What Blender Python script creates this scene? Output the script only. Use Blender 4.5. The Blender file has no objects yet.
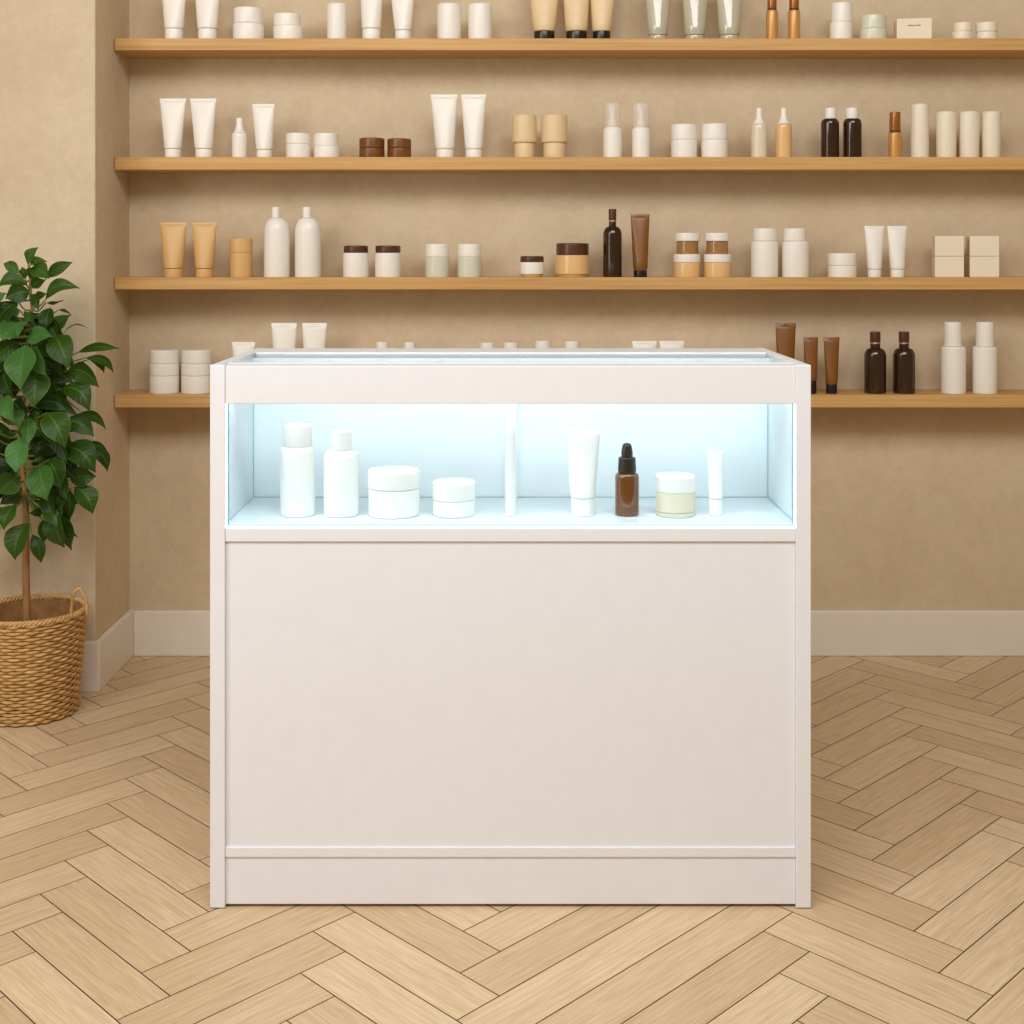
import bpy, bmesh, math, random
from mathutils import Vector, Matrix, noise as mnoise
random.seed(11)
C = bpy.context.scene.collection
PI = math.pi
# ------------------------------------------------------------------ camera numbers
F = 1360.0            # focal length in pixels of a 1024 frame
D0 = 2.259            # camera to counter front
CZ = 1.0847           # camera height
HY = 256.0            # horizon row
def wx(px, d): return (px - 512.0) * d / F
def wz(py, d): return CZ - (py - HY) * d / F
def wy(d): return d - D0
DW = 3.698            # back wall distance
DS = 3.549            # shelf front distance
DP = 3.394            # left wall (projecting) distance

# ------------------------------------------------------------------ materials
def srgb(r, g, b):
    f = lambda c: (c/255/12.92) if c/255 <= 0.04045 else ((c/255+0.055)/1.055)**2.4
    return (f(r), f(g), f(b), 1)
def nodes(name):
    m = bpy.data.materials.new(name); m.use_nodes = True
    nt = m.node_tree; nt.nodes.clear()
    out = nt.nodes.new('ShaderNodeOutputMaterial')
    return m, nt, out
def N(nt, t, **kw):
    n = nt.nodes.new('ShaderNode' + t)
    for k, v in kw.items():
        if hasattr(n, k): setattr(n, k, v)
        else: n.inputs[k].default_value = v
    return n
def L(nt, a, b): nt.links.new(a, b)
def mat(name, col, rough=0.45, var=0.04, scale=18.0, bump=0.0, bscale=200.0, spec=0.5, coat=0.0, metal=0.0, trans=0.0, stretch=None, sss=0.0):
    """principled surface whose colour is gently varied by noise"""
    m, nt, out = nodes(name)
    p = N(nt, 'BsdfPrincipled'); L(nt, p.outputs[0], out.inputs[0])
    p.inputs['Roughness'].default_value = rough
    p.inputs['Specular IOR Level'].default_value = spec
    p.inputs['Coat Weight'].default_value = coat
    p.inputs['Coat Roughness'].default_value = 0.08
    p.inputs['Metallic'].default_value = metal
    p.inputs['Transmission Weight'].default_value = trans
    if sss:
        p.inputs['Subsurface Weight'].default_value = sss
        p.inputs['Subsurface Radius'].default_value = (0.01, 0.008, 0.006)
    tc = N(nt, 'TexCoord'); mp = N(nt, 'Mapping'); L(nt, tc.outputs['Object'], mp.inputs[0])
    if stretch: mp.inputs['Scale'].default_value = stretch
    no = N(nt, 'TexNoise'); no.inputs['Scale'].default_value = scale; no.inputs['Detail'].default_value = 4
    L(nt, mp.outputs[0], no.inputs['Vector'])
    r = N(nt, 'ValToRGB'); e = r.color_ramp.elements
    e[0].position = 0.3; e[1].position = 0.7
    e[0].color = tuple(c*(1-var) for c in col[:3]) + (1,); e[1].color = tuple(min(1, c*(1+var)) for c in col[:3]) + (1,)
    L(nt, no.outputs['Fac'], r.inputs[0]); L(nt, r.outputs[0], p.inputs['Base Color'])
    if bump:
        n2 = N(nt, 'TexNoise'); n2.inputs['Scale'].default_value = bscale; n2.inputs['Detail'].default_value = 3
        L(nt, mp.outputs[0], n2.inputs['Vector'])
        b = N(nt, 'Bump'); b.inputs['Strength'].default_value = bump; b.inputs['Distance'].default_value = 0.002
        L(nt, n2.outputs['Fac'], b.inputs['Height']); L(nt, b.outputs[0], p.inputs['Normal'])
    return m
def glass_mat(name, tint, refl=1.0, haze=0.0, hazecol=(1,1,1,1)):
    """thin pane: clear transmission with fresnel reflection"""
    m, nt, out = nodes(name)
    tr = N(nt, 'BsdfTransparent'); tr.inputs[0].default_value = tint
    gl = N(nt, 'BsdfGlossy'); gl.inputs['Roughness'].default_value = 0.02
    fr = N(nt, 'LayerWeight'); pw = N(nt, 'Math', operation='POWER'); pw.inputs[1].default_value = 5.0
    L(nt, fr.outputs['Facing'], pw.inputs[0])
    mu = N(nt, 'Math', operation='MULTIPLY_ADD'); mu.inputs[1].default_value = refl; mu.inputs[2].default_value = 0.03
    L(nt, pw.outputs[0], mu.inputs[0])
    mx = N(nt, 'MixShader'); L(nt, mu.outputs[0], mx.inputs[0]); L(nt, tr.outputs[0], mx.inputs[1]); L(nt, gl.outputs[0], mx.inputs[2])
    last = mx
    if haze:
        df = N(nt, 'BsdfDiffuse'); df.inputs[0].default_value = hazecol
        m2 = N(nt, 'MixShader'); m2.inputs[0].default_value = haze
        L(nt, mx.outputs[0], m2.inputs[1]); L(nt, df.outputs[0], m2.inputs[2]); last = m2
    L(nt, last.outputs[0], out.inputs[0])
    return m

def plaster():
    m, nt, out = nodes('plaster')
    p = N(nt, 'BsdfPrincipled', Roughness=0.85); p.inputs['Specular IOR Level'].default_value = 0.15
    L(nt, p.outputs[0], out.inputs[0])
    tc = N(nt, 'TexCoord')
    n1 = N(nt, 'TexNoise', Scale=3.0, Detail=8.0, Roughness=0.65); n2 = N(nt, 'TexNoise', Scale=42.0, Detail=6.0, Roughness=0.7)
    L(nt, tc.outputs['Object'], n1.inputs['Vector']); L(nt, tc.outputs['Object'], n2.inputs['Vector'])
    r1 = N(nt, 'ValToRGB'); e = r1.color_ramp.elements
    e[0].position = 0.3; e[0].color = srgb(202, 181, 151); e[1].position = 0.7; e[1].color = srgb(217, 198, 169)
    L(nt, n1.outputs['Fac'], r1.inputs[0])
    r2 = N(nt, 'ValToRGB'); e = r2.color_ramp.elements
    e[0].position = 0.35; e[0].color = (0.93, 0.92, 0.90, 1); e[1].position = 0.6; e[1].color = (1, 1, 1, 1)
    L(nt, n2.outputs['Fac'], r2.inputs[0])
    mx = N(nt, 'MixRGB', blend_type='MULTIPLY'); mx.inputs[0].default_value = 1
    L(nt, r1.outputs[0], mx.inputs[1]); L(nt, r2.outputs[0], mx.inputs[2]); L(nt, mx.outputs[0], p.inputs['Base Color'])
    b = N(nt, 'Bump', Strength=0.12, Distance=0.004); L(nt, n2.outputs['Fac'], b.inputs['Height']); L(nt, b.outputs[0], p.inputs['Normal'])
    return m
def oak_shelf():
    m, nt, out = nodes('oak_shelf_wood')
    p = N(nt, 'BsdfPrincipled', Roughness=0.5); p.inputs['Specular IOR Level'].default_value = 0.3
    L(nt, p.outputs[0], out.inputs[0])
    tc = N(nt, 'TexCoord'); mp = N(nt, 'Mapping'); mp.inputs['Scale'].default_value = (1.2, 30, 60)
    L(nt, tc.outputs['Object'], mp.inputs[0])
    n1 = N(nt, 'TexNoise', Scale=2.0, Detail=8.0, Roughness=0.6, Distortion=0.4); L(nt, mp.outputs[0], n1.inputs['Vector'])
    r = N(nt, 'ValToRGB'); e = r.color_ramp.elements
    e[0].position = 0.28; e[0].color = srgb(186, 140, 84); e[1].position = 0.72; e[1].color = srgb(216, 172, 112)
    x = e.new(0.5); x.color = srgb(203, 158, 98)
    L(nt, n1.outputs['Fac'], r.inputs[0]); L(nt, r.outputs[0], p.inputs['Base Color'])
    return m
def oak_floor():
    m, nt, out = nodes('oak_plank')
    p = N(nt, 'BsdfPrincipled', Roughness=0.48); p.inputs['Specular IOR Level'].default_value = 0.3
    L(nt, p.outputs[0], out.inputs[0])
    uv = N(nt, 'UVMap', uv_map='grain'); tone = N(nt, 'UVMap', uv_map='tone')
    mp = N(nt, 'Mapping'); mp.inputs['Scale'].default_value = (3.0, 55.0, 1); L(nt, uv.outputs[0], mp.inputs[0])
    n1 = N(nt, 'TexNoise', Scale=2.2, Detail=8.0, Roughness=0.62, Distortion=0.5); L(nt, mp.outputs[0], n1.inputs['Vector'])
    mp2 = N(nt, 'Mapping'); mp2.inputs['Scale'].default_value = (16.0, 420.0, 1); L(nt, uv.outputs[0], mp2.inputs[0])
    n2 = N(nt, 'TexNoise', Scale=1.0, Detail=3.0); L(nt, mp2.outputs[0], n2.inputs['Vector'])
    r = N(nt, 'ValToRGB'); e = r.color_ramp.elements
    e[0].position = 0.25; e[0].color = srgb(206, 178, 139); e[1].position = 0.75; e[1].color = srgb(236, 212, 178)
    L(nt, n1.outputs['Fac'], r.inputs[0])
    r2 = N(nt, 'ValToRGB'); e = r2.color_ramp.elements
    e[0].position = 0.3; e[0].color = (0.84, 0.82, 0.79, 1); e[1].position = 0.58; e[1].color = (1, 1, 1, 1)
    L(nt, n2.outputs['Fac'], r2.inputs[0])
    mx = N(nt, 'MixRGB', blend_type='MULTIPLY'); mx.inputs[0].default_value = 1
    L(nt, r.outputs[0], mx.inputs[1]); L(nt, r2.outputs[0], mx.inputs[2])
    sp = N(nt, 'SeparateXYZ'); L(nt, tone.outputs[0], sp.inputs[0])
    rt = N(nt, 'ValToRGB'); e = rt.color_ramp.elements
    e[0].color = (0.85, 0.81, 0.76, 1); e[1].color = (1.0, 1.0, 1.0, 1)
    L(nt, sp.outputs[0], rt.inputs[0])
    m3 = N(nt, 'MixRGB', blend_type='MULTIPLY'); m3.inputs[0].default_value = 1
    L(nt, mx.outputs[0], m3.inputs[1]); L(nt, rt.outputs[0], m3.inputs[2]); L(nt, m3.outputs[0], p.inputs['Base Color'])
    b = N(nt, 'Bump', Strength=0.08, Distance=0.001); L(nt, n2.outputs['Fac'], b.inputs['Height']); L(nt, b.outputs[0], p.inputs['Normal'])
    return m
def leaf_mat():
    m, nt, out = nodes('leaf_green')
    p = N(nt, 'BsdfPrincipled', Roughness=0.42); p.inputs['Specular IOR Level'].default_value = 0.28
    uv = N(nt, 'UVMap', uv_map='leaf'); tone = N(nt, 'UVMap', uv_map='tone')
    sp = N(nt, 'SeparateXYZ'); L(nt, uv.outputs[0], sp.inputs[0])      # x: -1..1 across, y: 0..1 along
    st = N(nt, 'SeparateXYZ'); L(nt, tone.outputs[0], st.inputs[0])
    r = N(nt, 'ValToRGB'); e = r.color_ramp.elements
    e[0].color = (0.010, 0.030, 0.002, 1); e[1].color = (0.066, 0.205, 0.045, 1)
    x = e.new(0.5); x.color = (0.036, 0.088, 0.005, 1)
    L(nt, st.outputs[0], r.inputs[0])
    ab = N(nt, 'Math', operation='ABSOLUTE'); L(nt, sp.outputs[0], ab.inputs[0])
    # side veins: bands slanting from the midrib
    ad = N(nt, 'Math', operation='MULTIPLY_ADD'); ad.inputs[1].default_value = -0.22
    L(nt, ab.outputs[0], ad.inputs[0]); L(nt, sp.outputs[1], ad.inputs[2])
    sc = N(nt, 'Math', operation='MULTIPLY'); sc.inputs[1].default_value = 44.0; L(nt, ad.outputs[0], sc.inputs[0])
    sn = N(nt, 'Math', operation='SINE'); L(nt, sc.outputs[0], sn.inputs[0])
    rv = N(nt, 'ValToRGB'); e = rv.color_ramp.elements
    e[0].position = 0.85; e[0].color = (0, 0, 0, 1); e[1].position = 1.0; e[1].color = (0.05, 0.05, 0.05, 1)
    L(nt, sn.outputs[0], rv.inputs[0])
    rm = N(nt, 'ValToRGB'); e = rm.color_ramp.elements
    e[0].position = 0.03; e[0].color = (0.45, 0.45, 0.45, 1); e[1].position = 0.08; e[1].color = (0, 0, 0, 1)
    L(nt, ab.outputs[0], rm.inputs[0])
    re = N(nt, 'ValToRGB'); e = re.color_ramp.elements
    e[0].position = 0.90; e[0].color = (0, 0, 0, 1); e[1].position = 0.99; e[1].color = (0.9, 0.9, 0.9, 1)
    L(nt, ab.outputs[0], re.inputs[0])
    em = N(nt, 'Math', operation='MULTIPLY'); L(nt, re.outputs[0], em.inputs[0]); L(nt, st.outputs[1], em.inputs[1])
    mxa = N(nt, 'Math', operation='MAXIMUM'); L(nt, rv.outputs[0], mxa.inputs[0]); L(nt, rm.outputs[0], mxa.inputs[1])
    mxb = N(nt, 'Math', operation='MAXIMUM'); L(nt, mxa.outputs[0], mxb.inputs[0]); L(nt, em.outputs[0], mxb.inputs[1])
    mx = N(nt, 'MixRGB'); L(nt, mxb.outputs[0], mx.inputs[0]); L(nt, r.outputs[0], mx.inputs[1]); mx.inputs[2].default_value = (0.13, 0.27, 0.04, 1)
    L(nt, mx.outputs[0], p.inputs['Base Color'])
    bp = N(nt, 'Bump', Strength=0.10, Distance=0.003); L(nt, sn.outputs[0], bp.inputs['Height']); L(nt, bp.outputs[0], p.inputs['Normal'])
    tl = N(nt, 'BsdfTranslucent'); tl.inputs[0].default_value = (0.09, 0.22, 0.02, 1)
    ms = N(nt, 'MixShader'); ms.inputs[0].default_value = 0.18
    L(nt, p.outputs[0], ms.inputs[1]); L(nt, tl.outputs[0], ms.inputs[2]); L(nt, ms.outputs[0], out.inputs[0])
    return m
def straw():
    m, nt, out = nodes('woven_straw')
    p = N(nt, 'BsdfPrincipled', Roughness=0.7); p.inputs['Specular IOR Level'].default_value = 0.25
    L(nt, p.outputs[0], out.inputs[0])
    tc = N(nt, 'TexCoord'); mp = N(nt, 'Mapping'); mp.inputs['Scale'].default_value = (1, 1, 5); L(nt, tc.outputs['Object'], mp.inputs[0])
    n1 = N(nt, 'TexNoise', Scale=38.0, Detail=5.0, Roughness=0.7); L(nt, mp.outputs[0], n1.inputs['Vector'])
    r = N(nt, 'ValToRGB'); e = r.color_ramp.elements
    e[0].position = 0.3; e[0].color = srgb(168, 122, 64); e[1].position = 0.7; e[1].color = srgb(228, 188, 126)
    L(nt, n1.outputs['Fac'], r.inputs[0]); L(nt, r.outputs[0], p.inputs['Base Color'])
    return m
def emit(name, col, s):
    m, nt, out = nodes(name)
    e = N(nt, 'Emission'); e.inputs[0].default_value = col; e.inputs[1].default_value = s
    L(nt, e.outputs[0], out.inputs[0]); return m

M = {}
M['plaster'] = plaster(); M['shelf'] = oak_shelf(); M['plank'] = oak_floor(); M['leaf'] = leaf_mat(); M['straw'] = straw()
M['joint'] = mat('plank_joint', srgb(58, 38, 22), 0.9)
M['skirting'] = mat('skirting_paint', srgb(232, 222, 208), 0.45, 0.015)
M['counter'] = mat('counter_laminate', srgb(231, 231, 236), 0.42, 0.012, 30)
M['liner'] = mat('display_liner', srgb(231, 240, 245), 0.4, 0.01)
M['post'] = mat('post_white', srgb(244, 246, 246), 0.3, 0.01)
M['pane'] = glass_mat('clear_pane', (0.95, 0.985, 0.99, 1), 0.6)
M['toppane'] = glass_mat('top_pane', (0.95, 0.985, 0.98, 1), 0.22)
M['edge'] = mat('glass_edge', srgb(112, 172, 190), 0.15, 0.03)
M['seam'] = mat('seam_edge', srgb(160, 200, 212), 0.3, 0.02)
M['shadow'] = mat('gap_shade', srgb(40, 32, 26), 0.8)  # near-black colour stands in for the shade under the counter
M['white'] = mat('white_plastic', srgb(240, 233, 222), 0.36, 0.012, 12)
M['purewhite'] = mat('bright_white_plastic', srgb(246, 246, 244), 0.36, 0.008, 12)
M['ivory'] = mat('ivory_plastic', srgb(235, 222, 200), 0.4, 0.015, 12)
M['beige'] = mat('beige_plastic', srgb(226, 197, 152), 0.42, 0.02, 12)
M['tan'] = mat('tan_plastic', srgb(214, 170, 108), 0.4, 0.03, 12)
M['peach'] = mat('peach_cream', srgb(228, 184, 126), 0.25, 0.03, 12, coat=0.4)
M['honey'] = mat('honey_glass', srgb(160, 116, 66), 0.15, 0.06, 20, coat=0.5)
M['brown'] = mat('brown_plastic', srgb(116, 68, 24), 0.3, 0.06, 12)
M['browntube'] = mat('brown_tube', srgb(128, 80, 28), 0.34, 0.06, 12)
M['darklid'] = mat('dark_brown_lid', srgb(84, 48, 26), 0.3, 0.08, 30)
M['black'] = mat('black_plastic', srgb(30, 22, 16), 0.28, 0.05)
M['amber'] = mat('amber_glass', srgb(50, 27, 8), 0.16, 0.05, spec=0.5, coat=0.35)
M['amberlit'] = mat('amber_glass_lit', srgb(104, 54, 8), 0.12, 0.08, spec=0.6, coat=0.5)  # lighter copy of the amber, display light put into its colour
M['bronze'] = mat('bronze_metal', srgb(206, 150, 84), 0.32, 0.05, metal=0.25)
M['bronzecap'] = mat('bronze_cap', srgb(160, 98, 46), 0.24, 0.05, metal=0.35)
M['silver'] = mat('silver_ring', srgb(214, 200, 180), 0.25, 0.02, metal=0.6)
M['sage'] = mat('frosted_sage', srgb(214, 212, 190), 0.3, 0.02, 14, coat=0.2)
M['greyglass'] = mat('grey_green_gloss', srgb(188, 180, 156), 0.16, 0.03, 14, coat=0.6)
M['smoke'] = glass_mat('smoky_clear_tube', (0.62, 0.56, 0.46, 1), 0.5, 0.12, srgb(190, 180, 158))
M['frost'] = glass_mat('clear_cap', (0.98, 0.97, 0.95, 1), 0.25, 0.30, srgb(246, 238, 226))
M['creambottle'] = mat('cream_bottle', srgb(224, 212, 186), 0.25, 0.02, coat=0.3)
M['carton'] = mat('carton_board', srgb(234, 218, 194), 0.6, 0.015)
M['print'] = mat('printed_ink', srgb(96, 74, 50), 0.7)
M['bark'] = mat('bark', srgb(150, 106, 58), 0.75, 0.35, 26, bump=0.5, bscale=90, stretch=(1, 1, 0.35))
M['stem'] = mat('green_stem', srgb(110, 118, 50), 0.5, 0.2, 40)
M['twig'] = mat('twig', srgb(84, 66, 34), 0.7, 0.25, 40)
M['straw_dark'] = mat('basket_lining', srgb(146, 102, 54), 0.8, 0.25, 40)
M['soil'] = mat('soil', srgb(64, 44, 28), 0.95, 0.4, 60, bump=0.8, bscale=120)
M['led'] = emit('led_light', (0.91, 0.95, 1.0, 1), 11.0)
M['glow_low'] = emit('low_glow_added', (0.88, 0.94, 1.0, 1), 5.0)  # added glow, whitens the fronts of the display products
M['glow_soft'] = emit('edge_glow_added', (0.90, 0.95, 1.0, 1), 4.0)  # glow given to the white edge trim, added to light the display

# ------------------------------------------------------------------ mesh helpers
def obj(name, bm, m, parent=None, smooth=False, angle=None):
    me = bpy.data.meshes.new(name); bm.normal_update()
    bm.to_mesh(me); bm.free()
    for mm in (m if isinstance(m, (list, tuple)) else [m]): me.materials.append(mm)
    if smooth:
        for p in me.polygons: p.use_smooth = True
        if angle: me.set_sharp_from_angle(angle=math.radians(angle))
    o = bpy.data.objects.new(name, me); C.objects.link(o)
    if parent: o.parent = parent
    return o
def thing(name, label, cat, loc, group=None):
    o = bpy.data.objects.new(name, None); C.objects.link(o); o.location = loc
    o.empty_display_size = 0.05
    o['label'] = label; o['category'] = cat
    if group: o['group'] = group
    return o
def tag(o, label, cat, group=None):
    o['label'] = label; o['category'] = cat
    if group: o['group'] = group
    return o
def struct(name, bm, m):
    o = obj(name, bm, m); o['kind'] = 'structure'; return o
def add_box(bm, x0, x1, y0, y1, z0, z1, bev=0.0, mi=0, seg=2):
    r = bmesh.ops.create_cube(bm, size=1.0)
    vs = r['verts']
    for v in vs:
        v.co = Vector(((x0+x1)/2 + v.co.x*(x1-x0), (y0+y1)/2 + v.co.y*(y1-y0), (z0+z1)/2 + v.co.z*(z1-z0)))
    fs = set(f for v in vs for f in v.link_faces)
    for f in fs: f.material_index = mi
    if bev:
        es = list(set(e for v in vs for e in v.link_edges))
        bmesh.ops.bevel(bm, geom=es, offset=bev, segments=seg, profile=0.5, affect='EDGES')
    return vs
def box(x0, x1, y0, y1, z0, z1, bev=0.0):
    bm = bmesh.new(); add_box(bm, x0, x1, y0, y1, z0, z1, bev); return bm
def fillet(pts, r):
    """round the corners of an open (radius, z) polyline"""
    out = [pts[0]]
    for i in range(1, len(pts)-1):
        a, b, c = Vector(pts[i-1]), Vector(pts[i]), Vector(pts[i+1])
        u, w = a-b, c-b
        rr = min(r, u.length*0.45, w.length*0.45)
        if rr < 1e-5 or abs(u.normalized().dot(w.normalized())) > 0.995: out.append(tuple(b)); continue
        p, q = b+u.normalized()*rr, b+w.normalized()*rr
        for k in range(4):
            t = k/3.0
            out.append(tuple(p*(1-t)**2 + b*2*t*(1-t) + q*t*t))
    out.append(pts[-1]); return out
def lathe(pts, seg=32, bm=None, r=0.0015):
    bm = bm or bmesh.new()
    pts = fillet(pts, r)
    rings = []
    for (rad, z) in pts:
        if rad < 1e-6: rings.append([bm.verts.new((0, 0, z))])
        else: rings.append([bm.verts.new((rad*math.cos(2*PI*k/seg), rad*math.sin(2*PI*k/seg), z)) for k in range(seg)])
    for a, b in zip(rings, rings[1:]):
        for k in range(seg):
            k2 = (k+1) % seg
            if len(a) == 1 and len(b) == 1: continue
            if len(a) == 1: bm.faces.new((a[0], b[k2], b[k]))
            elif len(b) == 1: bm.faces.new((a[k], a[k2], b[0]))
            else: bm.faces.new((a[k], a[k2], b[k2], b[k]))
    bmesh.ops.recalc_face_normals(bm, faces=bm.faces[:])
    return bm
def tube(bm, pts, rads, seg=8, closed=False):
    """round tube along a point list"""
    n = len(pts); rings = []; prev = None
    for i in range(n):
        a = pts[(i-1) % n] if (closed or i > 0) else pts[i]
        b = pts[(i+1) % n] if (closed or i < n-1) else pts[i]
        t = (b-a).normalized()
        ref = prev if prev is not None else (Vector((0, 0, 1)) if abs(t.z) < 0.9 else Vector((1, 0, 0)))
        u = (ref - t*ref.dot(t)).normalized(); v = t.cross(u); prev = u
        r = rads[i] if isinstance(rads, (list, tuple)) else rads
        rings.append([bm.verts.new(pts[i] + (u*math.cos(2*PI*k/seg) + v*math.sin(2*PI*k/seg))*r) for k in range(seg)])
    m = n if closed else n-1
    for i in range(m):
        a, b = rings[i], rings[(i+1) % n]
        for k in range(seg): bm.faces.new((a[k], a[(k+1) % seg], b[(k+1) % seg], b[k]))
    if not closed:
        bm.faces.new(rings[0][::-1]); bm.faces.new(rings[-1])
    return bm

# ------------------------------------------------------------------ the room
XR, XL, YB = 2.3, -2.3, wy(DW)
XP, YP = -1.040, wy(DP)
def herringbone():
    W = 0.0878; n = 4; g = 0.0010
    th = math.radians(46.6)
    sd = Vector((math.cos(th), math.sin(th))); td = Vector((-math.cos(th), math.sin(th))); A0 = Vector((-0.320, -0.0741))
    bm = bmesh.new(); gr = bm.loops.layers.uv.new('grain'); tn = bm.loops.layers.uv.new('tone')
    rnd = random.Random(5)
    def P(s, t): return A0 + sd*(W*(s-4)) + td*(W*(t-1))
    def plank(s0, s1, t0, t1, along_s):
        c = P((s0+s1)/2, (t0+t1)/2)
        if not (XL-0.4 < c.x < XR+0.4 and -2.7 < c.y < YB+0.5): return
        q = g/W
        cs = [(s0+q, t0+q), (s1-q, t0+q), (s1-q, t1-q), (s0+q, t1-q)]
        vs = [bm.verts.new((P(*k).x, P(*k).y, 0.0)) for k in cs]
        f = bm.faces.new(vs); ou, ov = rnd.uniform(0, 60), rnd.uniform(0, 60); tone = rnd.random()
        for lp, (s, t) in zip(f.loops, cs):
            a, b = ((s-s0), (t-t0)) if along_s else ((t-t0), (s-s0))
            lp[gr].uv = (a*W+ou, b*W+ov); lp[tn].uv = (tone, tone)
    for y in range(-70, 71):
        for k in range(-9, 10):
            x0 = y + 8*k
            sh = 4 if k >= 2 else 0
            plank(x0+sh, x0+sh+(8 if k == 1 else 4), y, y+1, True)
            # upright plank whose top row is y, directly right of the horizontal one in that row
            xs = x0 + 4; sh2 = 4 if k >= 1 else 0
            plank(xs+sh2, xs+sh2+1, y-3, y+1, False)
    for co, no in (((XL, 0, 0), (-1, 0, 0)), ((XR, 0, 0), (1, 0, 0)), ((0, -2.6, 0), (0, -1, 0)), ((0, YB+0.02, 0), (0, 1, 0))):
        bmesh.ops.bisect_plane(bm, geom=bm.verts[:]+bm.edges[:]+bm.faces[:], plane_co=co, plane_no=no, clear_outer=True)
    for f in bm.faces:
        if f.normal.z < 0: f.normal_flip()
    add_box(bm, XL, XR, -2.6, YB+0.02, -0.05, -0.0012, mi=1)
    return bm
struct('floor', herringbone(), [M['plank'], M['joint']])
struct('wall_back', box(XP, XR, YB, YB+0.12, -0.05, 2.75), M['plaster'])
struct('wall_left', box(XL, XP, YP, YB+0.12, -0.05, 2.75, 0.004), M['plaster'])
BT, BH = 0.014, 0.1225
bm = bmesh.new(); add_box(bm, XP+BT, XR, YB-BT, YB, 0.0, BH, 0.003); struct('baseboard_back', bm, M['skirting'])
bm = bmesh.new(); add_box(bm, XL, XP+BT, YP-BT, YP, 0.0, BH+0.003, 0.003); add_box(bm, XP, XP+BT, YP-0.004, YB-0.0005, 0.0, BH+0.003, 0.003)
struct('baseboard_left', bm, M['skirting'])

# ------------------------------------------------------------------ shelves
def shelf(ytop, ybot, label):
    z1, z0 = wz(ytop, DS), wz(ybot, DS)
    x0 = wx(112, DS)+0.006; bm = bmesh.new()
    # board outline with a softened front left corner
    pts = [(XP+0.001, YB-0.001), (x0-0.012 if False else XP+0.001, YB-0.149+0.012)]
    for k in range(5):
        a = PI + k*PI/8
        pts.append((XP+0.001+0.005+0.005*math.cos(a), YB-0.149+0.005+0.005*math.sin(a)))
    pts += [(XR-0.02, YB-0.149), (XR-0.02, YB-0.001)]
    lo = [bm.verts.new((x, y, z0)) for x, y in pts]; hi = [bm.verts.new((x, y, z1)) for x, y in pts]
    n = len(pts); bm.faces.new(lo); bm.faces.new(hi[::-1])
    for i in range(n): bm.faces.new((lo[i], lo[(i+1) % n], hi[(i+1) % n], hi[i]))
    bmesh.ops.remove_doubles(bm, verts=bm.verts[:], dist=1e-5)
    bmesh.ops.recalc_face_normals(bm, faces=bm.faces[:])
    es = [e for e in bm.edges if abs(e.verts[0].co.z-e.verts[1].co.z) < 1e-6 and e.verts[0].co.y < YB-0.14 and e.verts[1].co.y < YB-0.14]
    bmesh.ops.bevel(bm, geom=es, offset=0.0015, segments=2, profile=0.5, affect='EDGES')
    tag(obj('wall_shelf', bm, M['shelf']), label, 'shelf', 'oak wall shelves behind the counter')
    return z1
ZS = {1: shelf(38.3, 50.3, 'oak wall shelf nearest the top edge, carrying tan black-capped tubes and printed carton'),
      2: shelf(157.0, 169.8, 'oak wall shelf second from the top, carrying two small brown jars'),
      3: shelf(277.3, 289.6, 'oak wall shelf third from the top, carrying jars with dark brown lids'),
      4: shelf(395.0, 407.6, 'lowest oak wall shelf, partly hidden behind the white counter')}

# ------------------------------------------------------------------ products
SHN = {1: 'top shelf', 2: 'second shelf', 3: 'third shelf', 4: 'lowest shelf', 0: 'lit counter display'}
BASEY = {1: 38.3, 2: 157.0, 3: 277.3, 4: 394.0, 0: 516.0}
ZFLOOR = 0.6356       # display deck
def place(sh, wpx):
    """base height, centre distance, metres per pixel"""
    if sh == 0: d = 2.362; return ZFLOOR, d, d/F
    r = wpx/2*3.6/F
    d = DS + (0.008 if sh < 4 else 0.024) + r
    return ZS[sh], d, d/F
def lathe_item(name, cat, label, group, sh, xc, parts, shift=None):
    """parts: (part name, material, [(half width px, y px), ...] bottom to top)"""
    wmax = max(w for p in parts for w, y in p[2])*2
    z0, d, s = place(sh, wmax)
    t = thing(name, label, cat, (wx(xc, d), wy(d), z0), group)
    sv = (d - wmax/2*s)/F if sh in (1, 2) else s
    by = HY + (CZ-z0)/sv
    for i, (pn, m, prof) in enumerate(parts):
        pts = []
        for (w, y) in prof:
            pts.append((w*s, max(0.0, (by-y)*sv)))
        if i == 0: pts[0] = (pts[0][0], 0.0)
        pts = [(0, pts[0][1])] + pts + [(0, pts[-1][1])]
        o = obj(pn, lathe(pts), M[m], t, True, 50)
        if shift and pn in shift: o.location.x = shift[pn]*s
    return t
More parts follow.
